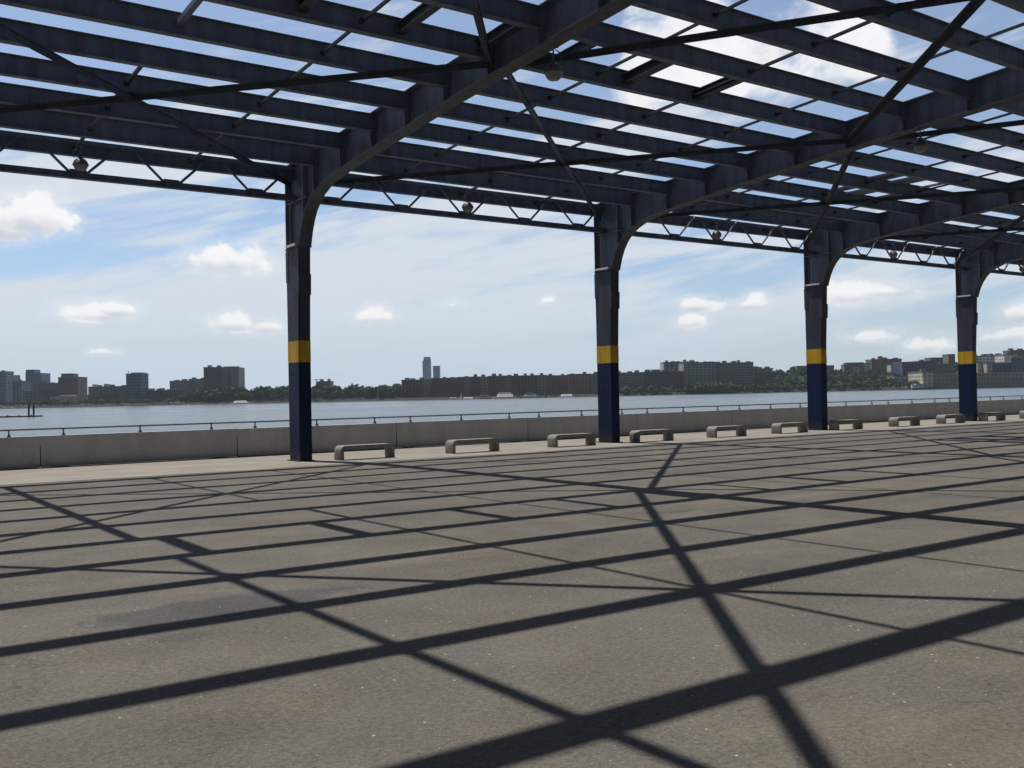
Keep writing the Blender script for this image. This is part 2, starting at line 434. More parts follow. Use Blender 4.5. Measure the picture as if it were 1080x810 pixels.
# the pale walkway under the benches: a worn, uneven inner edge
b = MB(); random.seed(4); xs = np.arange(-60, 120.01, .6)
rows = []
for i, x in enumerate(xs):
    rows.append((x, -2.25 + .10 * math.sin(x * .7) + random.uniform(-.03, .03)))
vs = []; fs = []
for x, y in rows: vs += [(x, y, .004), (x, 3.85, .004)]
for i in range(len(rows) - 1): fs.append((2 * i, 2 * i + 2, 2 * i + 3, 2 * i + 1))
b.add(vs, fs); tag(b.build('walkway', M_STRIP), kind='structure')
wat = MB(); R_ = 30000
wat.add([(-R_, -R_, WZ), (R_, -R_, WZ), (R_, R_, WZ), (-R_, R_, WZ)], [(0, 1, 2, 3)])
tag(wat.build('river_water', M_WAT), kind='structure')

# ------------------------------------------------------------------ parapet with handrail
par = tag(empty('concrete_parapet', (0, 3.2, 0)), 'long low wall of grey concrete panels carrying a thin handrail beside the river', 'parapet wall')
PL = 5.40; X0 = -0.62 - 4 * PL
first = None
for i in range(19):
    x = X0 + i * PL
    if first is None:
        first = MB().box(.012, PL - .012, 0, .28, .018, .86)
        first.box(.3, .7, .05, .23, 0, .019); first.box(PL - .7, PL - .3, .05, .23, 0, .019)
        first = first.build('wall_panel', M_WALL, par, bevel=.012)
        first.location = (x, 0, 0); o = first
    else:
        o = first.copy(); COL.objects.link(o); o.parent = par; o.location = (x, 0, random.uniform(-.006, .006))
hr = MB(); hr.tube([(X0, .12, 1.045), (X0 + 19 * PL, .12, 1.045)], .024, 8)
hr = hr.build('handrail', M_RAIL, par, smooth=True)
pf = None
for i in range(19):
    for dx in (.6, 2.62, 4.66):
        if pf is None:
            q = MB(); q.taper((-.05, .05, .07, .17, .86), (-.02, .02, .1, .14, .93)); q.box(-.016, .016, .104, .136, .93, 1.03)
            q.box(-.03, .03, .09, .15, 1.016, 1.026)
            pf = q.build('rail_post', M_RAIL, hr); o = pf
        else:
            o = pf.copy(); COL.objects.link(o); o.parent = hr
        o.location = (X0 + i * PL + dx, 0, 0)

# ------------------------------------------------------------------ steel canopy
L = 11.2108; DT = 1.66; NB0, NB1 = -1, 5        # frames -1..5
MS = .0452
def rowk(k): return k if k <= 10 else (11.2 if k == 11 else k + .65)   # the ridge row sits a little apart
def kz(k): k = rowk(k); return 7.778 + MS * (1.66 * k - .08)   # underside of purlin k
def ky(k): return .07 - 1.66 * rowk(k)
can = tag(empty('steel_canopy', (0, 0, 0)), 'huge open slatted roof of dark slate blue steel on arched columns with yellow bands', 'canopy')
# bottom flange path (y, z) and the top / back path that goes with it
PATH = [(-.62, 5.85, .26, 5.85), (-.68, 6.05, .26, 6.2), (-.77, 6.30, .26, 6.6), (-.90, 6.55, .26, 7.1), (-1.07, 6.78, .26, 7.6), (-1.30, 6.98, .26, 8.2),
        (-1.58, 7.14, -.9, 8.245), (-1.95, 7.27, -1.6, 8.275), (-2.45, 7.37, -2.3, 8.31), (-3.2, 7.46, -3.2, 8.35), (-4.4, 7.56, -4.4, 8.40), (-6.4, 7.71, -6.4, 8.49), (-8.2, 7.83, -8.2, 8.57),
        (-10., 7.93, -10., 8.65), (-12.5, 8.06, -12.5, 8.765), (-16., 8.22, -16., 8.92), (-20., 8.40, -20., 9.10), (-24., 8.58, -24., 9.285), (-28., 8.75, -28., 9.465), (-31.2, 8.88, -31.2, 9.61)]
def strip(mb, pts, w, t, nrm=1):
    """flange: band of width w (x) and thickness t following (y,z) points"""
    n = len(pts); vs = []
    for i, (y, z) in enumerate(pts):
        a = pts[max(i - 1, 0)]; c = pts[min(i + 1, n - 1)]
        d = Vector((0, c[0] - a[0], c[1] - a[1])).normalized(); q = Vector((0, -d.z, d.y)) * t * nrm
        for x in (-w / 2, w / 2):
            vs.append((x, y, z)); vs.append((x, y + q.y, z + q.z))
    fs = []
    for i in range(n - 1):
        o = 4 * i; p = o + 4
        fs += [(o, p, p + 1, o + 1), (o + 2, o + 3, p + 3, p + 2), (o, o + 2, p + 2, p), (o + 1, p + 1, p + 3, o + 3)]
    fs += [(0, 1, 3, 2), (4 * n - 4, 4 * n - 2, 4 * n - 1, 4 * n - 3)]
    mb.add(vs, fs)
def make_frame():
    """rafter with haunch (> bottom_flange, top_flange, stiffeners) and column (> casing, band)"""
    web = MB(); vs = []
    for (y, z, Y, Z) in PATH:
        for x in (-.008, .008): vs += [(x, y, z), (x, Y, Z)]
    n = len(PATH); fs = []
    for i in range(n - 1):
        o = 4 * i; p = o + 4
        fs += [(o, p, p + 1, o + 1), (o + 2, o + 3, p + 3, p + 2)]
    web.add(vs, fs)
    # stiffeners under each purlin
    for k in range(1, 18):
        y = ky(k); zb = np.interp(-y, [-p[0] for p in PATH], [p[1] for p in PATH]); zt = 8.2 + MS * (-y)
        for sx in (-1, 1):
            web.box(min(sx * .012, sx * .16), max(sx * .012, sx * .16), y - .008, y + .008, zb + .03, zt - .01)
    # knee stiffeners
    web.box(-.16, -.012, -1.1, .24, 7.12, 7.14); web.box(.012, .16, -1.1, .24, 7.12, 7.14)
    for sx in (-1, 1): web.box(min(sx * .012, sx * .16), max(sx * .012, sx * .16), -.92, -.90, 6.62, 8.2)
    web = web.build('rafter', M_ST, can)
    bf = MB(); strip(bf, [(p[0], p[1]) for p in PATH], .36, .024); bf.build('bottom_flange', M_STB, web)
    tf = MB(); strip(tf, [(p[2], p[3]) for p in PATH[5:]], .34, .022); tf.box(-.18, .18, .236, .262, 5.85, 8.22); tf.build('top_flange', M_ST, web)
    # column
    col = MB()
    col.taper((-.176, .176, -.47, .25, 3.304), (-.176, .176, -.585, .262, 5.85))
    col.box(-.20, .20, -.64, .29, 5.85, 5.875)                      # cap ledge
    col.taper((-.186, .186, .1, .285, 4.95), (-.186, .186, .1, .29, 5.80))  # rear splice plate
    col.taper((-.181, .181, -.575, -.40, 4.55), (-.181, .181, -.60, -.42, 5.12))

    col = col.build('column', M_COLM, can, bevel=.004)
    low = MB(); low.taper((-.180, .180, -.45, .245, .03), (-.178, .178, -.468, .249, 2.716)); low.box(-.24, .24, -.52, .31, .006, .03)
    low.build('lower_casing', M_NAVY, col, bevel=.006)
    MB().taper((-.181, .181, -.471, .253, 2.716), (-.181, .181, -.474, .253, 3.304)).build('yellow_band', M_YEL, col)
    MB().box(-.235, -.186, -.50, .16, 5.90, 5.965).build('lit_strap', M_LIT, col)  # strap added at the ledge, its pale colour stands in for sunlight
    # old conduit on the camera side with clips
    cd = MB(); cd.tube([(-.20, -.12, 5.9), (-.20, -.12, 7.0), (-.06, -.12, 7.3)], .018); cd.build('conduit', M_GAL, col)
    return web, col
web0, col0 = make_frame()
def dup(o, dx, parent=None):
    c = o.copy(); COL.objects.link(c); c.parent = parent or o.parent
    if dx: c.location.x += dx
    for ch in o.children:
        d = ch.copy(); COL.objects.link(d); d.parent = c
    return c
for i in range(NB0, NB1 + 1):
    if i == 0: continue
    sx_ = i * L - (.3 if i == NB0 else 0)
    dup(web0, sx_); dup(col0, sx_)
# purlins: I-beams between the rafters, one per bay
def purlin_mesh(k):
    x0, x1 = .016, L - .016
    p = MB(); z = kz(k); y = ky(k); f = .11 if k == 11 else .085; d = .50 if k == 1 else .40
    p.box(x0, x1, y - f, y + f, z, z + .016)
    p.box(x0, x1, y - .006, y + .006, z + .016, z + d - .016)
    p.box(x0, x1, y - f, y + f, z + d - .016, z + d)
    for x in (x0, x1 - .01):                                   # end cleats
        p.box(x, x + .01, y - .075, y - .006, z + .016, z + d - .016); p.box(x, x + .01, y + .006, y + .075, z + .016, z + d - .016)
    return p
for k in range(0, 16):
    base_ = purlin_mesh(k).build('purlin', M_ST, can)
    base_.location.x = NB0 * L
    for i in range(NB0 + 1, NB1):
        c = base_.copy(); COL.objects.link(c); c.parent = can; c.location.x = i * L
for k in range(16, 19):
    p = MB()
    for i in range(NB0, NB1): 
        z = kz(k); y = ky(k)
        p.box(i * L + .016, (i + 1) * L - .016, y - .085, y + .085, z, z + .016)
        p.box(i * L + .016, (i + 1) * L - .016, y - .006, y + .006, z + .016, z + .384)
        p.box(i * L + .016, (i + 1) * L - .016, y - .085, y + .085, z + .384, z + .40)
    p.build('purlin', M_ST, can)
# tie bars between purlins, three lines per bay
def tie(x, w, h, k0, k1, up=.2, skip=()):
    t = MB()
    for k in range(k0, k1):
        if k in skip: continue
        a = (x, ky(k) - .012, kz(k) + up); c = (x, ky(k + 1) + .012, kz(k + 1) + up)
        t.bar(a, c, w, h)
        t.box(x - w * .8, x + w * .8, ky(k) - .03, ky(k) - .012, kz(k) + up - .05, kz(k) + up + .05)
    return t
tb = [tie(f * L, wd_, .05, 0, 18).build('tie_bar', M_COLM, can) for f, wd_ in ((.235, .05), (.49, .075), (.745, .055))]
for i in range(NB0, NB1):
    for j, o in enumerate(tb):
        if i == 0: continue
        if i == -1 and j == 0:
            # this line is heavier: a wide strut out to the sixth purlin, then a square tube
            tie(-.765 * L, .17, .12, 0, 6, .2).build('wide_strut', M_ST, can)
            tie(-.765 * L, .12, .12, 7, 18, .2).build('tie_bar', M_ST, can)
            continue
        if i == -1 and j == 1:
            tie(-.505 * L, .07, .05, 0, 4, .2).build('tie_bar', M_COLM, can)
            tie(-.5 * L, .075, .05, 6, 18, .2).build('tie_bar', M_COLM, can)
            tie(-.50 * L, .10, .10, 5, 6, .2).build('channel_strut', M_ST, can)
            continue
        c = o.copy(); COL.objects.link(c); c.parent = can; c.location.x = i * L
# short channels in the seventh strip (old equipment framing)
for f, wd in ((-.735, .23), (-.555, .22), (-.358, .2), (-.185, .16), (.128, .13), (.306, .24), (.497, .20), (-.03, .2), (2.13, .2), (2.3, .24), (2.5, .2)):
    s = MB(); x = f * L; a = (x, ky(6) - .012, kz(6) + .22); c = (x, ky(7) + .012, kz(7) + .22)
    s.bar(a, c, wd, .02, off=(0, .09)); s.bar(a, c, wd, .02, off=(0, -.09)); s.bar(a, c, .02, .16)
    s.build('channel_strut', M_COLM, can)
# a framed hatch area beyond the second rafter
for (f0, f1, k, zz) in ((1.585, 1.655, 4, .3), (1.58, 1.645, 3, .3), (1.725, 1.80, 3, .3), (1.50, 1.54, 3, .3), (1.48, 1.545, 4, .3), (1.74, 1.752, 4, .3)):
    s = MB(); s.box(f0 * L, f1 * L, ky(k + 1) + .09, ky(k) - .09, kz(k) + zz, kz(k) + zz + .05)
    s.build('cover_plate', M_ST, can)
# diagonal bracing
def brace(i, ka, kb):
    ya, yb = -.015 - 1.66 * ka, -.015 - 1.66 * kb; zk = lambda k: 7.778 + MS * (1.66 * k - .08)
    for s_ in (0, 1):
        xa, xb = (.15, L - .15) if s_ == 0 else (L - .15, .15)
        z0 = -.045 if s_ == 0 else -.075
        p = MB(); a = Vector((i * L + xa, ya, zk(ka) + z0)); c = Vector((i * L + xb, yb, zk(kb) + z0))
        wd = .115 if s_ == 0 else .15
        p.bar(a, c, wd, .012); p.bar(a, c, .012, wd - .015, off=(-.05, -wd / 2))
        m_ = (a + c) / 2
        if s_ == 0: p.box(m_.x - .22, m_.x + .22, m_.y - .14, m_.y + .14, m_.z + .008, m_.z + .02)
        p.build('cross_brace', M_COLM, can)
for i in range(NB0, NB1):
    brace(i, 0, 6); brace(i, 6, 14)
# eave truss
def truss(i):
    root = MB(); x0, x1 = .012, L - .012; Y = -.10
    for s_ in (-1, 1):
        root.box(x0, x1, min(Y + s_ * .008, Y + s_ * .09), max(Y + s_ * .008, Y + s_ * .09), 7.186, 7.198)
        root.box(x0, x1, min(Y + s_ * .008, Y + s_ * .018), max(Y + s_ * .008, Y + s_ * .018), 7.198, 7.355)
    for j in range(5):                                            # node plates
        xc = L - (j + .5) * L / 5 - .03; root.box(xc - .2, xc + .2, Y - .004, Y + .004, 7.22, 7.42)
    r = root.build('truss_bottom_chord', M_ST, can); r.location.x = i * L
    t = MB(); t.box(x0, x1, Y - .05, Y + .05, 8.10, 8.112); t.box(x0, x1, Y - .05, Y - .04, 8.04, 8.10)
    o = t.build('truss_top_chord', M_ST, can); o.location.x = i * L
    d = MB(); n = 5; s = L / n
    dgs = []
    for j in range(n):
        xb = L - (j + .5) * s - .03
        dgs.append(((L - j * s - .16, 8.10), (xb + .13, 7.27))); dgs.append(((L - (j + 1) * s + .10, 8.10), (xb - .13, 7.27)))
    return dgs
for i in range(NB0, NB1):
    dgs = truss(i)
    for j, (a, c) in enumerate(dgs):
        q = MB(); q.bar((i * L + a[0], -.105, a[1]), (i * L + c[0], -.105, c[1]), .066, .012, (0, 1, 0)); q.bar((i * L + a[0], -.105, a[1]), (i * L + c[0], -.105, c[1]), .008, .085 if i >= 1 else .05, (0, 1, 0), off=(-.02, -.03))
        q.build('truss_diagonal', M_LIT if i >= 1 and j % 2 == 0 else M_ST, can)  # alternate diagonals in the farther bays are coloured brighter to look sunlit

# ------------------------------------------------------------------ lamps
def make_lamp():
    r = empty('dome_lamp')
    h = MB().lathe([(.07, .33), (.075, .28), (.12, .27), (.19, .21), (.235, .13), (.245, .09), (.235, .075)], n=24).build('housing', M_HOUS, r, smooth=True)
    MB().lathe([(.215, .076), (.205, .03), (.165, -.03), (.135, -.055), (.05, -.068), (.01, -.07)], n=24).build('lens', M_WHT, r, smooth=True)
    k = MB(); k.tube([(0, 0, .32), (0, 0, .62)], .022)
    k.box(-.12, .12, -.05, .05, .60, .64); k.tube([(-.18, 0, .26), (-.24, 0, .36), (-.18, 0, .48), (-.06, 0, .56)], .012)
    k.build('bracket', M_ST, r)
    return r
lamp0 = make_lamp()
spots = [(-5.62, -.32, 7.36, 'leftmost round lamp hanging over the truss left of the nearest column', 'lamps along the edge truss'),
         (5.50, -.32, 7.36, 'round lamp hanging at the truss between the first and second columns', 'lamps along the edge truss'),
         (16.5, -.32, 7.36, 'round lamp hanging at the truss between the second and third columns', 'lamps along the edge truss'),
         (27.6, -.32, 7.36, 'round lamp hanging at the truss between the third and fourth columns', 'lamps along the edge truss'),
         (38.6, -.32, 7.36, 'rightmost round lamp at the truss beyond the fourth column', 'lamps along the edge truss'),
         (.22, -11.5, 7.47, 'large domed lamp under the nearest big rafter at the top of the picture', 'lamps under the rafters'),
         (L + .2, -11.8, 7.50, 'domed lamp under the second big rafter near the right edge', 'lamps under the rafters')]
for n_, (x, y, z, lab, grp) in enumerate(spots):
    o = lamp0 if n_ == 0 else copy_tree(lamp0)
    o.location = (x, y, z + .04); o.scale = (.76, .76, .88); tag(o, lab, 'lamp', grp); o.rotation_euler.z = n_ * .4

# ------------------------------------------------------------------ benches
def bench_mesh():
    Lb, Hb, D_, t, R = 1.66, .395, .43, .10, .15
    def rr(l, h, r):
        pts = [(-l / 2, 0)]
        for k in range(7):
            a = math.pi - k * math.pi / 12; pts.append((-l / 2 + r + r * math.cos(a), h - r + r * math.sin(a)))
        for k in range(7):
            a = math.pi / 2 - k * math.pi / 12; pts.append((l / 2 - r + r * math.cos(a), h - r + r * math.sin(a)))
        pts.append((l / 2, 0)); return pts
    o = rr(Lb, Hb, R); i = rr(Lb - 2 * t, Hb - .075, R - .075)
    n = len(o); vs = []
    for y in (-D_ / 2, D_ / 2):
        vs += [(p[0], y, p[1]) for p in o] + [(p[0], y, p[1]) for p in i]
    fs = []; s = 2 * n
    for k in range(n - 1):
        fs += [(k, k + 1, n + k + 1, n + k), (s + k, s + n + k, s + n + k + 1, s + k + 1), (k, s + k, s + k + 1, k + 1), (n + k, n + k + 1, s + n + k + 1, s + n + k)]
    fs += [(0, n, s + n, s), (n - 1, s + n - 1, s + 2 * n - 1, 2 * n - 1)]
    m_ = MB(); m_.add(vs, fs); return m_
bl = ['low concrete bench just right of the nearest column, leftmost of the row',
      'second low concrete bench from the left, between the first and second columns',
      'low concrete bench immediately left of the second column',
      'low concrete bench immediately right of the second column',
      'low concrete bench midway between the second and third columns',
      'low concrete bench touching the left side of the third column in view',
      'low concrete bench immediately right of the third column',
      'low concrete bench midway between the third and fourth columns',
      'low concrete bench partly hidden at the left of the fourth column',
      'low concrete bench immediately right of the fourth column',
      'low concrete bench farthest right, cut by the picture edge']
b0 = None
for i, lab in enumerate(bl):
    if b0 is None: b0 = bench_mesh().build('concrete_bench', M_CONC_B, bevel=.008, smooth=True); o = b0
    else: o = b0.copy(); COL.objects.link(o)
    o.location = (.77 + .83 + 3.66 * i + (0, -.07, .09, -.05, .02, -.1, -.25, .15, .06, -.1, 0)[i], -.80, .004); o.rotation_euler.z = random.uniform(-.01, .01)
    tag(o, lab, 'bench', 'row of low concrete benches')

# ------------------------------------------------------------------ far bank
RZF = -TH
def SH(u, v): return (CAMX + u * ct + v * st, CAMY - u * st + v * ct)   # metres right / forward of the viewing spot
bank_pts = [(-0.7163, 2), (-0.3775, 3), (-0.3243, 6), (-0.271, 13), (-0.2323, 12), (-0.1113, 8), (-0.0968, 3), (0.1549, 3), (0.242, 8), (0.2807, 18), (0.3339, 18), (0.3533, 16.5), (0.4065, 18), (0.5227, 23), (0.7356, 25)]
def hill(u, v):
    h = np.interp(u / v, [p[0] for p in bank_pts], [p[1] for p in bank_pts])
    t = min(1, max(0, (v - 1118) / 190.)); t = t * t * (3 - 2 * t)
    return -1.2 + 2.0 * min(1, max(0, (v - 1100) / 8.)) + h * t
g = MB(); us = np.linspace(-1500, 1700, 90); vs_ = [1096, 1104, 1112, 1122, 1140, 1165, 1195, 1225, 1260, 1300, 1400, 1700, 2400, 4000]
vv = []
for v in vs_:
    for u in us:
        uu = u * (1 if v < 1500 else v / 1500); x, y = SH(uu, v); vv.append((x, y, hill(uu, v) - (3.2 if v == 1096 else 0)))
ff = []
for a in range(len(vs_) - 1):
    for c in range(len(us) - 1):
        o = a * len(us) + c; ff.append((o, o + 1, o + 1 + len(us), o + len(us)))
g.add(vv, ff); tag(g.build('far_bank', M_LAND, smooth=True), kind='structure')

def wood(name, label, zones, m, seed, cat='woodland'):
    """zones: (u0,u1,v0,v1,n,hmin,hmax)"""
    rng = np.random.default_rng(seed); V = []; F = []; c0 = 0
    for (u0, u1, v0, v1, n, h0, h1) in zones:
        for _ in range(n):
            u = rng.uniform(u0, u1); v = rng.uniform(v0, v1); h = rng.uniform(h0, h1); r = h * rng.uniform(.32, .5)
            zb = hill(u, v); x, y = SH(u, v)
            nl = int(60 + 6 * h)
            ncl = 7; cc = rng.normal(size=(ncl, 3)); cc /= np.linalg.norm(cc, axis=1)[:, None]; cc *= .55
            idx = rng.integers(0, ncl, nl)
            d = rng.normal(size=(nl, 3)); d /= np.linalg.norm(d, axis=1)[:, None]
            p = cc[idx] + d * rng.uniform(.35, .55, (nl, 1))
            p = p * np.array([r, r, h * .46]) + np.array([x, y, zb + h * .56])
            a1 = rng.normal(size=(nl, 3)); a1 /= np.linalg.norm(a1, axis=1)[:, None]
            a2 = np.cross(a1, d + .3 * rng.normal(size=(nl, 3))); a2 /= np.linalg.norm(a2, axis=1)[:, None] + 1e-6
            s = rng.uniform(.5, 1.15, (nl, 1)) * (h / 9.)
            q = np.stack([p - a1 * s - a2 * s * .7, p + a1 * s - a2 * s * .7, p + a1 * s + a2 * s * .7, p - a1 * s + a2 * s * .7], 1).reshape(-1, 3)
            V.append(q); k = np.arange(nl * 4).reshape(-1, 4) + c0; F.append(k); c0 += nl * 4
            # trunk
            tr = h * .03
            tq = np.array([(x - tr, y, zb - .5), (x + tr, y, zb - .5), (x + tr * .5, y, zb + h * .6), (x - tr * .5, y, zb + h * .6), (x, y - tr, zb - .5), (x, y + tr, zb - .5), (x, y + tr * .5, zb + h * .6), (x, y - tr * .5, zb + h * .6)])
            V.append(tq); F.append(np.arange(8).reshape(2, 4) + c0); c0 += 8
    V = np.concatenate(V); F = np.concatenate(F)
    me = bpy.data.meshes.new(name); me.from_pydata(V.tolist(), [], F.tolist()); me.materials.append(m)
    o = bpy.data.objects.new(name, me); COL.objects.link(o)
    return tag(o, label, cat, kind='stuff')
wood('shore_trees', 'low line of green scrub and trees along the far left bank', [(-645.2, -365.6, 1106, 1116, 150, 3, 6.5)], M_LEAF2, 1)
wood('dark_wood', 'dark wooded slope right of the big slab tower, behind the nearest column', [(-378.8, -334.7, 1110, 1165, 60, 8, 15), (-351.9, -234.6, 1108, 1200, 210, 6, 15.5), (-235.6, -121.2, 1108, 1210, 200, 6, 15)], M_LEAF, 2)
wood('light_shore_trees', 'lighter green trees along the foot of the grey green apartment slab', [(194.8, 252.6, 1103, 1109, 60, 6, 12), (117.8, 198.0, 1103, 1109, 40, 4, 9), (5.3, 64.1, 1102, 1105, 16, 3, 6), (252.8, 310.6, 1103, 1110, 34, 4, 9)], M_LEAF2, 3)
wood('hillside_wood', 'wooded hillside rising behind the third column on the right', [(301.4, 407.7, 1112, 1330, 260, 7, 12), (402.7, 478.6, 1112, 1300, 190, 6, 9.5), (510.9, 573.3, 1245, 1330, 50, 6, 9)], M_LEAF, 4)
wood('hilltop_trees', 'dark trees on the hilltop at the right edge', [(583.6, 747.6, 1290, 1420, 160, 7, 12)], M_LEAF, 5)
wood('riverside_trees', 'light green trees at the water line below the wooded hillside', [(311.3, 466.9, 1104, 1114, 90, 4, 8)], M_LEAF2, 6)

# ------------------------------------------------------------------ far buildings
FM = {}
for k_, a_ in {
    'blueglass': ((0.085, 0.115, 0.165), (0.05, 0.07, 0.11), 4, 3.6, 0.7, 0.6),  # blue tint on the left-hand blocks puts distance haze into the colour
    'bluegrey': ((0.11, 0.125, 0.15), (0.05, 0.06, 0.08), 5, 3.4, 0.55, 0.55),
    'darkgrey': ((0.07, 0.075, 0.09), (0.03, 0.035, 0.045), 4, 3.2, 0.5, 0.5),
    'maroon': ((0.13, 0.08, 0.08), (0.035, 0.035, 0.045), 3.6, 3.2, 0.5, 0.5),
    'brick': ((0.125, 0.075, 0.065), (0.03, 0.03, 0.035), 3.4, 3.2, 0.45, 0.45),
    'darkbrick': ((0.085, 0.055, 0.05), (0.022, 0.024, 0.03), 3.8, 3.1, 0.5, 0.5),
    'tanbrick': ((0.14, 0.115, 0.105), (0.05, 0.05, 0.055), 4.2, 3.2, 0.45, 0.5),
    'redbrick': ((0.19, 0.09, 0.075), (0.04, 0.04, 0.045), 3.6, 3.2, 0.45, 0.45),
    'pinkgrey': ((0.19, 0.165, 0.165), (0.09, 0.09, 0.1), 3.2, 3.0, 0.45, 0.45),
    'slab': ((0.05, 0.058, 0.075), (0.028, 0.033, 0.045), 2.8, 2.9, 0.5, 0.5),
    'concrete': ((0.15, 0.145, 0.15), (0.07, 0.075, 0.085), 3.0, 2.9, 0.45, 0.5),
    'greengrey': ((0.15, 0.165, 0.15), (0.04, 0.047, 0.05), 4.6, 3.2, 0.5, 0.5),
    'greengreydk': ((0.105, 0.115, 0.115), (0.045, 0.055, 0.062), 3.6, 3.1, 0.5, 0.4),
    'stripe': ((0.3, 0.29, 0.3), (0.07, 0.07, 0.08), 7.0, 60.0, 0.45, 0.98),
    'cream': ((0.36, 0.34, 0.285), (0.09, 0.09, 0.09), 5.0, 4.2, 0.45, 0.55),
    'creamdk': ((0.17, 0.17, 0.163), (0.07, 0.075, 0.08), 4.6, 4.2, 0.5, 0.55),
    'navy': ((0.03, 0.042, 0.105), (0.02, 0.035, 0.11), 3.0, 3.2, 0.6, 0.6),
    'white': ((0.48, 0.48, 0.46), (0.1, 0.11, 0.12), 4.5, 3.4, 0.5, 0.5),
    'redbrown': ((0.12, 0.085, 0.08), (0.05, 0.05, 0.055), 4.0, 3.2, 0.45, 0.5),
    'sky': ((0.36, 0.42, 0.55), (0.36, 0.43, 0.56), 6.0, 4.0, 0.6, 0.6),  # pale blue raised in the colour to stand in for haze
    'sky2': ((0.24, 0.29, 0.42), (0.23, 0.29, 0.42), 6.0, 4.0, 0.6, 0.6),  # haze tint in the colour again, a darker step
    'pale': ((0.4, 0.41, 0.41), (0.15, 0.16, 0.17), 5.0, 3.5, 0.5, 0.4),
}.items(): FM[k_] = win('facade_' + k_, *a_)
M_ROOF = simple('flat_roof_grey', (.16, .16, .165), .8, .2, .2)
M_PALE = simple('pale_roof_metal', (.55, .57, .58), .6, .1, .2)
def building(name, label, u0, u1, v, dep, ztop, fac, cat='building', zb=None, parts=(), pent=0, seed=0, group=None, roofm=None, rot=0):
    uc = (u0 + u1) / 2; x, y = SH(uc, v); w_ = u1 - u0
    zb = max(-1.0, min(hill(uc, v), hill(uc, v + dep)) - 1.5) if zb is None else zb
    r = empty(name, (x, y, zb), RZF + rot); tag(r, label, cat, group)
    h = ztop - zb
    wm = MB().box(-w_ / 2, w_ / 2, 0, dep, 0, h)
    wl = wm.build('wall', FM[fac], r)
    rf = MB()      # coping standing proud of the wall and the flat roof inside it
    for (a, b_, c, d_) in ((-w_ / 2 - .3, w_ / 2 + .3, -.3, .3), (-w_ / 2 - .3, w_ / 2 + .3, dep - .3, dep + .3), (-w_ / 2 - .3, -w_ / 2 + .3, .3, dep - .3), (w_ / 2 - .3, w_ / 2 + .3, .3, dep - .3)):
        rf.box(a, b_, c, d_, h - .4, h + .7)
    rf.box(-w_ / 2 + .3, w_ / 2 - .3, .3, dep - .3, h + .002, h + .1)
    rfo = rf.build('roof', roofm or M_ROOF, r)
    rng = random.Random(seed + int(w_ * 7))
    for k in range(pent):
        pw = rng.uniform(3, 6.5); px_ = (-w_ / 2 + w_ * (k + .5) / pent) + rng.uniform(-2, 2); ph = rng.uniform(1.6, 3.6); px_ = max(-w_ / 2 + pw / 2 + .5, min(w_ / 2 - pw / 2 - .5, px_))
        MB().box(px_ - pw / 2, px_ + pw / 2, dep * .3, dep * .3 + min(5, dep * .5), h + .1, h + ph).build('penthouse', M_ROOF, rfo)
    for (kind, a, b_, y0, y1, z0, z1, mm) in parts:
        MB().box(a, b_, y0, y1, z0 - zb, z1 - zb).build(kind, FM.get(mm, M_ROOF) if isinstance(mm, str) else mm, r)
    return r
building('glass_tower', 'blue grey stepped tower cut by the left edge', -792.7, -775.3, 1500, 25, 53.7, 'blueglass', pent=1, seed=0)
building('glass_tower', 'narrow blue grey tower second from the left edge, slightly lower', -785.1, -775.4, 1520, 25, 48.2, 'blueglass', pent=0, seed=1)
building('office_block', 'pale blue mid rise block right of the left edge towers', -714.1, -701.3, 1400, 30, 36.1, 'bluegrey', pent=1, seed=2)
building('office_block', 'small dark block between two taller blue towers at far left', -726.3, -719.3, 1450, 30, 32.9, 'darkgrey', pent=0, seed=3)
building('residential_tower', 'tall blue grey tower with a lower right shoulder, third from left', -734.9, -710.5, 1480, 28, 49.0, 'blueglass', pent=0, seed=4, parts=[('upper_storeys', -11.9, 1.0, 0.5, 20, 49.7, 55.2, 'blueglass')])
building('office_block', 'low blue block at the foot of the tower with a shoulder', -649.3, -630.4, 1300, 30, 19.5, 'bluegrey', pent=0, seed=5)
building('apartment_block', 'broad dark blue block left of the maroon tower', -645.0, -616.0, 1330, 40, 30.3, 'darkgrey', pent=3, seed=6)
building('residential_tower', 'maroon tower with balconies and a recessed top, left of the open sky gap', -611.4, -585.2, 1320, 30, 37.8, 'maroon', pent=0, seed=7, parts=[('upper_storeys', -9.9, 6.1, 2, 18, 38.5, 43.2, 'maroon'), ('balcony_stack', 11.8, 14.1, -0.8, 3, 9.5, 35.0, 'concrete')])
building('boat_terminal', 'low pale building with a light green roof below the maroon tower', -543.2, -515.4, 1150, 20, 10.5, 'pale', pent=0, seed=8, parts=[('upper_storeys', -1.7, 12.8, 1, 14, 10.6, 12.5, 'pale')], roofm=M_PALE)
building('apartment_block', 'long brick block with gabled top storey left of the slanted tower', -510.5, -464.9, 1180, 30, 21.6, 'tanbrick', pent=3, seed=9, parts=[('lower_storeys', -23.3, 12.6, -1, 3, 3.4, 12.6, 'brick'), ('gable', -18.3, -13.7, 1, 8, 22.5, 24.9, 'pale'), ('gable', -4.6, 0.0, 1, 8, 22.2, 25.3, 'pale')])
building('residential_tower', 'slim dark blue tower with slanted roof and antenna', -460.9, -443.0, 1170, 24, 36.1, 'blueglass', pent=0, seed=10, parts=[('slanted_top', -3.3, 9.0, 0.5, 20, 36.3, 37.9, 'bluegrey'), ('antenna', -7.8, -7.2, 3, 3.6, 36.8, 39.6, 'darkgrey')])
building('apartment_block', 'long low red brick block right of the slanted tower', -449.8, -398.5, 1190, 28, 15.4, 'maroon', pent=8, seed=11)
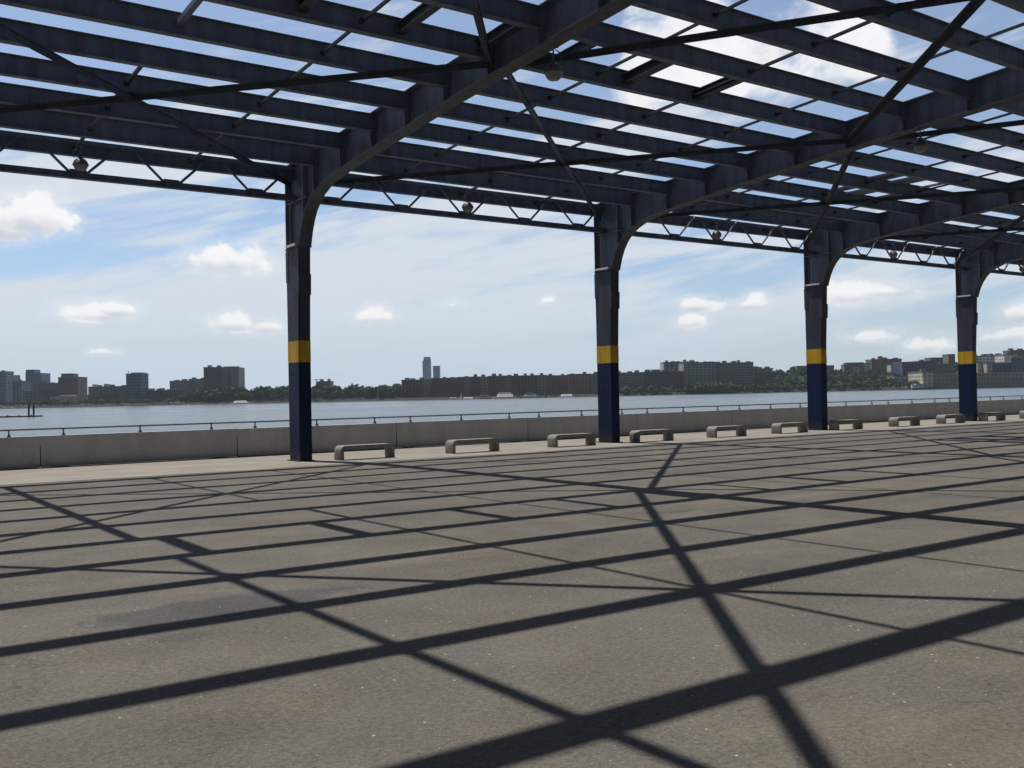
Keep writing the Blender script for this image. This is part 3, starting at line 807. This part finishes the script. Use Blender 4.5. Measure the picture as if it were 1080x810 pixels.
building('housing_block', 'pale pinkish apartment slab, left of a matching pair', -471.7, -446.5, 1350, 18, 30.2, 'pinkgrey', pent=2, seed=12)
building('housing_block', 'pale pinkish apartment slab, right of a matching pair, beside the huge dark slab', -448.9, -427.4, 1360, 18, 32.6, 'pinkgrey', pent=2, seed=13)
building('tower_block', 'huge dark slab tower with a grey concrete right half', -409.0, -385.0, 1300, 30, 46.4, 'slab', pent=2, seed=14, parts=[('concrete_half', 12.2, 34.9, 0.2, 28, 7.6, 46.1, 'concrete'), ('dark_strip', 19.8, 23.5, -0.25, 0.15, 10.2, 42.9, 'slab'), ('upper_storeys', 13.2, 32.1, 6, 14, 46.4, 47.7, 'concrete')])  # dark strip set proud of the concrete half
building('hilltop_house', 'flat roofed pale house among trees left of the nearest column', -295.2, -284.6, 1220, 15, 16.6, 'pale', pent=0, seed=15)
building('hilltop_building', 'grey green building above the trees just right of the nearest column', -259.2, -240.3, 1300, 20, 24.5, 'greengreydk', pent=2, seed=16)
building('hilltop_house', 'small cream house among trees between the nearest column and the brick blocks', -194.5, -175.5, 1225, 14, 12.1, 'pale', pent=0, seed=17)
building('warehouse_block', 'dark brick block at the left end of the long waterfront row', -126.9, -101.4, 1125, 40, 21.0, 'darkbrick', pent=3, seed=18)
building('warehouse_block', 'pale stair bay in the dark waterfront row below the glass towers', -101.3, -92.1, 1122, 40, 21.0, 'concrete', pent=0, seed=19)
building('warehouse_block', 'wide dark block right of the glass towers with a brown lower front', -92.6, -56.2, 1125, 40, 22.3, 'darkbrick', pent=4, seed=20, parts=[('lower_storeys', -17.4, 13.6, -4, -0.1, -0.5, 9.8, 'brick')])
building('warehouse_block', 'narrow light grey bay in the waterfront row behind the sail', -56.3, -48.5, 1122, 40, 22.9, 'greengreydk', pent=1, seed=21)
building('warehouse_block', 'dark green grey waterfront block left of the white ferry', -48.8, -36.6, 1125, 40, 23.1, 'darkbrick', pent=1, seed=22)
building('warehouse_block', 'brown bay of the waterfront row above the orange boat', -36.7, -27.3, 1122, 40, 22.7, 'tanbrick', pent=1, seed=23)
building('warehouse_block', 'dark waterfront block directly behind the white ferry', -27.5, -8.3, 1125, 40, 23.5, 'darkbrick', pent=2, seed=24)
building('warehouse_block', 'grey brown bay above the right end of the white ferry', -8.5, -0.2, 1122, 40, 23.4, 'greengreydk', pent=1, seed=25)
building('warehouse_block', 'long dark block above the grey boat in the middle of the row', -0.3, 29.8, 1125, 40, 23.2, 'darkbrick', pent=3, seed=26)
building('warehouse_block', 'brown striped bay above the small landing stage', 29.5, 40.0, 1121, 40, 23.2, 'tanbrick', pent=1, seed=27)
building('warehouse_block', 'dark brown block left of the reddish one near the second column', 40.0, 65.2, 1125, 40, 22.6, 'maroon', pent=2, seed=28)
building('warehouse_block', 'pinkish brick block with a red upper storey left of the second column', 64.7, 89.3, 1120, 40, 23.6, 'redbrick', pent=2, seed=29)
building('warehouse_block', 'grey block partly hidden behind the second column', 89.5, 120.2, 1125, 40, 23.5, 'concrete', pent=2, seed=30)
building('warehouse_block', 'grey tan block immediately right of the second column', 119.5, 151.1, 1120, 40, 24.0, 'greengreydk', pent=3, seed=31)
building('warehouse_block', 'dark blue brick block with stepped roof left of the striped tower', 151.8, 180.3, 1120, 40, 24.5, 'slab', pent=4, seed=32)
building('warehouse_block', 'dark reddish block in front of the striped tower', 180.0, 196.5, 1118, 40, 24.5, 'darkbrick', pent=1, seed=33)
building('residential_tower', 'pale vertically striped tower behind the reddish dark block', 201.7, 235.3, 1300, 30, 40.5, 'stripe', pent=4, seed=34)
building('apartment_slab', 'large grey green apartment slab covered in small windows', 196.0, 233.3, 1116, 35, 33.9, 'greengrey', pent=5, seed=35)
building('apartment_slab', 'large darker blue green slab joined to the right of the windowed one', 234.3, 276.2, 1119, 35, 32.9, 'greengreydk', pent=5, seed=36)
building('apartment_block', 'lower blue grey block just right of the large slabs', 279.2, 301.3, 1130, 30, 25.7, 'bluegrey', pent=3, seed=37, parts=[('brick_front', -5.9, 11.4, -3, -0.1, 2.7, 20.2, 'maroon')])
building('hilltop_building', 'long flat dark building on the ridge left of the third column', 396.2, 412.0, 1360, 20, 33.0, 'greengreydk', pent=0, seed=38)
building('hilltop_building', 'grey flat building on the ridge right of the third column', 429.1, 447.6, 1360, 20, 33.0, 'greengreydk', pent=0, seed=39)
building('ridge_house', 'small tan house at the left end of the ridge houses', 450.2, 457.9, 1325, 14, 32.6, 'tanbrick', pent=0, seed=40)
building('ridge_house', 'brown block second in the line of ridge houses', 458.5, 472.1, 1340, 14, 35.7, 'redbrown', pent=0, seed=41)
building('ridge_house', 'pinkish house third in the line of ridge houses', 472.8, 481.2, 1340, 14, 35.7, 'pinkgrey', pent=0, seed=42)
building('ridge_house', 'pale house just left of the long red brown ridge building', 481.8, 490.9, 1340, 14, 34.7, 'pale', pent=0, seed=43)
building('ridge_house', 'white houses below the brown block on the ridge', 459.1, 470.7, 1325, 14, 29.8, 'pale', pent=0, seed=44)
building('ridge_house', 'bright white house below the right end of the long ridge building', 513.0, 525.8, 1325, 14, 31.9, 'white', pent=0, seed=45)
building('ridge_building', 'long red brown building with a square turret on the ridge', 495.9, 537.7, 1350, 22, 39.9, 'redbrown', pent=3, seed=46, parts=[('turret', -9.1, -3.9, 4, 9, 40.3, 44.6, 'redbrown')])
building('office_block', 'navy blue glass block with reddish corners below the ridge', 482.5, 501.3, 1210, 30, 31.8, 'navy', pent=0, seed=47, parts=[('brick_corner', -10.2, -8.2, -0.6, 3, 14.4, 29.7, 'redbrick')])
building('office_block', 'dark blue block with a red edge joined right of the navy glass block', 502.5, 523.2, 1212, 30, 32.6, 'navy', pent=1, seed=48, parts=[('brick_corner', -11.2, -9.3, -0.6, 3, 14.1, 31.7, 'redbrick')])
building('low_depot', 'low pale grey building below the navy blocks', 456.4, 483.6, 1170, 24, 14.5, 'pale', pent=0, seed=49)
building('brick_building', 'small brick building left of the cream terminal', 482.1, 488.8, 1165, 20, 16.9, 'redbrick', pent=0, seed=50)
building('river_terminal', 'cream waterfront terminal with windows at its bright end', 461.0, 474.3, 1100, 40, 17.7, 'cream', pent=1, seed=51, parts=[('pier_apron', -18.3, -6.6, 0, 20, -0.5, 3.8, 'pale'), ('apron_roof', -15.1, -3.4, -3, 6, 3.7, 4.6, 'pale'), ('long_wing', 6.9, 128.6, 2, 40, -1.9, 15.5, 'creamdk'), ('lower_gallery', 6.2, 128.6, -2, 1.8, -2.1, 4.7, 'concrete')])
building('ridge_house', 'brown flat roofed block on the skyline above the navy blocks', 586.1, 603.4, 1370, 20, 41.0, 'tanbrick', pent=0, seed=52)
building('ridge_building', 'tall grey brown block on the skyline left of the fourth column', 611.3, 620.6, 1370, 20, 45.4, 'tanbrick', pent=0, seed=53)
building('apartment_block', 'grey block behind the dark trees beside the fourth column', 539.6, 560.2, 1250, 20, 29.5, 'greengreydk', pent=1, seed=54)
building('apartment_block', 'white apartment block with stepped top right of the fourth column', 579.8, 604.8, 1230, 25, 38.1, 'white', pent=2, seed=55)
building('apartment_block', 'grey blue block behind the white stepped ones at the right', 617.1, 636.6, 1260, 25, 39.8, 'bluegrey', pent=2, seed=56)
building('apartment_block', 'white framed apartment block near the right edge', 616.6, 633.2, 1225, 25, 39.0, 'white', pent=1, seed=57)
building('tan_tower', 'tan column like block below the white stepped apartments', 565.6, 571.3, 1190, 14, 29.6, 'cream', pent=0, seed=58)
building('tan_tower', 'second tan block stepping down toward the long wing', 572.2, 577.9, 1180, 14, 27.9, 'cream', pent=0, seed=59)
building('office_block', 'dark blue glass block in front of the white framed apartments', 588.9, 612.1, 1200, 25, 28.1, 'navy', pent=0, seed=60)
building('apartment_block', 'grey apartment block cut by the right edge', 617.2, 644.2, 1210, 25, 34.2, 'bluegrey', pent=2, seed=61)
building('ridge_building', 'dark red building on the skyline at the right edge', 702.6, 726.6, 1380, 20, 49.5, 'maroon', pent=2, seed=62)
building('glass_skyscraper', 'tallest pale blue glass skyscraper far behind the waterfront row', -236.6, -215.2, 2600, 25, 97.0, 'sky', pent=0, seed=63, parts=[('upper_storeys', -7.6, 10.0, 1, 20, 97.5, 107.6, 'sky')], zb=-1)
building('glass_skyscraper', 'shorter flat topped glass skyscraper right of the tallest one', -208.9, -191.3, 2600, 25, 82.6, 'sky2', pent=0, seed=64, zb=-1)

# ------------------------------------------------------------------ boats and river things
def hull(w_, dep, h, bow=.25):
    """hull lying along x, bow at +x"""
    b = MB(); n = 8; xs = [-w_ / 2, -w_ / 2 + .1, 0, w_ * (.5 - bow), w_ * (.5 - bow * .4), w_ / 2]
    ys = [dep * .42, dep * .48, dep / 2, dep * .45, dep * .25, .05]
    vs = []
    for x, yy in zip(xs, ys):
        vs += [(x, -yy * .75, 0), (x, yy * .75, 0), (x, yy, h), (x, -yy, h)]
    fs = [(0, 1, 2, 3)]
    for i in range(len(xs) - 1):
        o = 4 * i; p = o + 4
        fs += [(o, p, p + 1, o + 1), (o + 1, p + 1, p + 2, o + 2), (o + 2, p + 2, p + 3, o + 3), (o + 3, p + 3, p, o)]
    k = 4 * (len(xs) - 1); fs.append((k, k + 3, k + 2, k + 1))
    b.add(vs, fs); return b
M_BW = simple('white_boat_paint', (.86, .87, .88), .4, .05)
M_BG = simple('dark_boat_glass', (.04, .05, .06), .3, .1)
M_BO = simple('orange_boat_paint', (.45, .13, .05), .5, .1)
M_BN = simple('grey_boat_paint', (.30, .32, .34), .5, .1)
M_PILE = simple('old_timber', (.035, .03, .028), .9, .3, 1.)
def ferry(label, u, v, w_, h, m1, m2, cat='ferry', flip=False, decks=2, mast=True, name='ferry_boat'):
    x, y = SH(u, v); r = empty(name, (x, y, WZ + .02), RZF + (math.pi if flip else 0)); tag(r, label, cat)
    dep = w_ * .26; hh = h * .32
    hull(w_, dep, hh).build('hull', m1, r)
    z = hh
    for k in range(decks):
        dh = (h - hh) / decks * .92; s = 1 - .18 * k
        a, b_ = -w_ * .46 * s, w_ * .30 * s
        yk = max(.6, dep * .46 - .72 * (z - hh)); yt = max(.4, yk - .72 * dh)      # deckhouse sides tilted inward so they catch the sun
        c = MB(); c.taper((a, b_, -yk, yk, z + .002), (a, b_ - dh * .5, -yt, yt, z + dh)); cb = c.build('cabin', m2, r)
        MB().box(a + .6, b_ - dh * .5 - .5, -(yk + yt) / 2 - .12, (yk + yt) / 2 + .12, z + dh * .40, z + dh * .62).build('window_band', M_BG, cb)
        z += dh
    if mast: MB().tube([(0, 0, z), (0, 0, z + h * .3)], .12, 6).build('mast', m2, r)
    return r
ferry('white ferry gliding below the wooded slope, left of the nearest column', -295.5, 1060, 20.6, 3.8, M_BW, M_BW, 'ferry', True, 2, False, 'ferry_boat')
ferry('large white ferry moored in front of the dark waterfront row', -10.2, 1085, 23.7, 6.7, M_BW, M_BW, 'ferry', True, 2, True, 'ferry_boat')
ferry('orange and white workboat moored left of the large white ferry', -29.5, 1080, 13.1, 4.4, M_BN, M_BO, 'workboat', False, 1, True, 'ferry_boat')
ferry('grey boat moored right of the large white ferry', 21.6, 1088, 17.9, 5.7, M_BN, M_BN, 'boat', False, 2, True, 'ferry_boat')
ferry('white ferry under way just left of the second column', 58.0, 1075, 16.2, 3.4, M_BW, M_BW, 'ferry', True, 1, True, 'ferry_boat')
ferry('small white motorboat on the water below the brick blocks at left', -420.2, 1070, 6.7, 0.4, M_BW, M_BW, 'motorboat', False, 1, False, 'motor_boat')
ferry('white boat moored at the shore left of the wooded slope', -365.8, 1090, 4.7, 1.0, M_BW, M_BW, 'motorboat', False, 1, False, 'motor_boat')
ferry('second white boat moored at the shore left of the wooded slope', -360.6, 1090, 3.7, 0.6, M_BW, M_BW, 'motorboat', False, 1, False, 'motor_boat')
ferry('white boat at the far left shore, nearest the picture edge', -564.0, 1085, 6.3, 2.4, M_BW, M_BW, 'motorboat', False, 1, False, 'motor_boat')
ferry('white boat at the far left shore, second from the picture edge', -555.8, 1085, 6.8, 2.2, M_BW, M_BW, 'motorboat', False, 1, False, 'motor_boat')
ferry('small white boat moored in front of the row, left of the sail', -81.1, 1088, 6.3, 2.8, M_BW, M_BW, 'motorboat', False, 1, False, 'motor_boat')
ferry('white boat moored just left of the sail', -64.8, 1088, 9.5, 2.6, M_BW, M_BW, 'motorboat', False, 1, False, 'motor_boat')
ferry('long low white boat moored right of the sail', -47.7, 1088, 13.1, 2.3, M_BW, M_BW, 'motorboat', False, 1, False, 'motor_boat')
ferry('tiny white boat at the shore right of the second column', 181.1, 1088, 5.3, 2.3, M_BW, M_BW, 'motorboat', False, 1, False, 'motor_boat')
x, y = SH(-54.9, 1060); r = tag(empty('sail_boat', (x, y, WZ + .02), RZF), 'white sailboat with one tall upright sail in front of the dark row', 'sailboat')
hull(5, 1.8, .7).build('hull', M_BW, r); MB().tube([(0, 0, .6), (0, 0, 8.4)], .08, 6).build('mast', M_BW, r)
MB().add([(-.1, 0, 1.), (-2.0, .1, 1.), (-.1, 0, 8.2), (-.1, .05, 1.), (-2.0, .15, 1.), (-.1, .05, 8.2)], [(0, 1, 2), (5, 4, 3), (0, 3, 4, 1), (1, 4, 5, 2), (2, 5, 3, 0)]).build('sail', M_BW, r)
x, y = SH(-265.8, 1330); r = tag(empty('tower_crane', (x, y, 11.399999999999999), RZF), 'thin tower crane above the trees right of the nearest column', 'crane')
MB().box(-.4, .4, -.4, .4, 0, 17).build('mast', M_GAL, r); MB().box(-4, 6, -.3, .3, 16.2, 16.9).build('jib', M_GAL, r)
# remains of an old pier: low timber platform and two mooring piles
x, y = SH(-152.5, 303)
pr = tag(empty('old_timber_dock', (x, y, WZ), RZF), 'low dark floating dock on the river at the left edge', 'dock')
d = MB(); d.box(-22, 6.5, -1.5, 1.5, .05, .42)
for k in range(8): d.box(-21 + k * 3.6, -20.6 + k * 3.6, -1.7, -1.5, .1, .7)
d.build('platform', M_PILE, pr)
for j, (dx, lab) in enumerate(((4.0, 'left one of two tall dark mooring piles at the end of the low dock'), (5.5, 'right one of two tall dark mooring piles at the end of the low dock'))):
    x, y = SH(-152.5 + dx, 300.8)
    p = MB(); p.tube([(0, 0, -1), (0, 0, 4.0 + .2 * j)], .27, 10); o = p.build('mooring_pile', M_PILE, loc=(x, y, WZ), smooth=True); tag(o, lab, 'pile', 'mooring piles at the dock')

# ------------------------------------------------------------------ river haze
hm = bpy.data.materials.new('haze'); hm.use_nodes = True; hm.node_tree.nodes.clear()
pv = hm.node_tree.nodes.new('ShaderNodeVolumePrincipled'); pv.inputs['Color'].default_value = (.78, .90, 1, 1)
pv.inputs['Density'].default_value = 0.00007; pv.inputs['Anisotropy'].default_value = 0.2
oo = hm.node_tree.nodes.new('ShaderNodeOutputMaterial'); hm.node_tree.links.new(pv.outputs[0], oo.inputs['Volume'])
b = MB(); b.box(-1500, 3600, -600, 3200, WZ - 1.5, 190)
hzb = b.build('haze', hm); tag(hzb, kind='stuff')
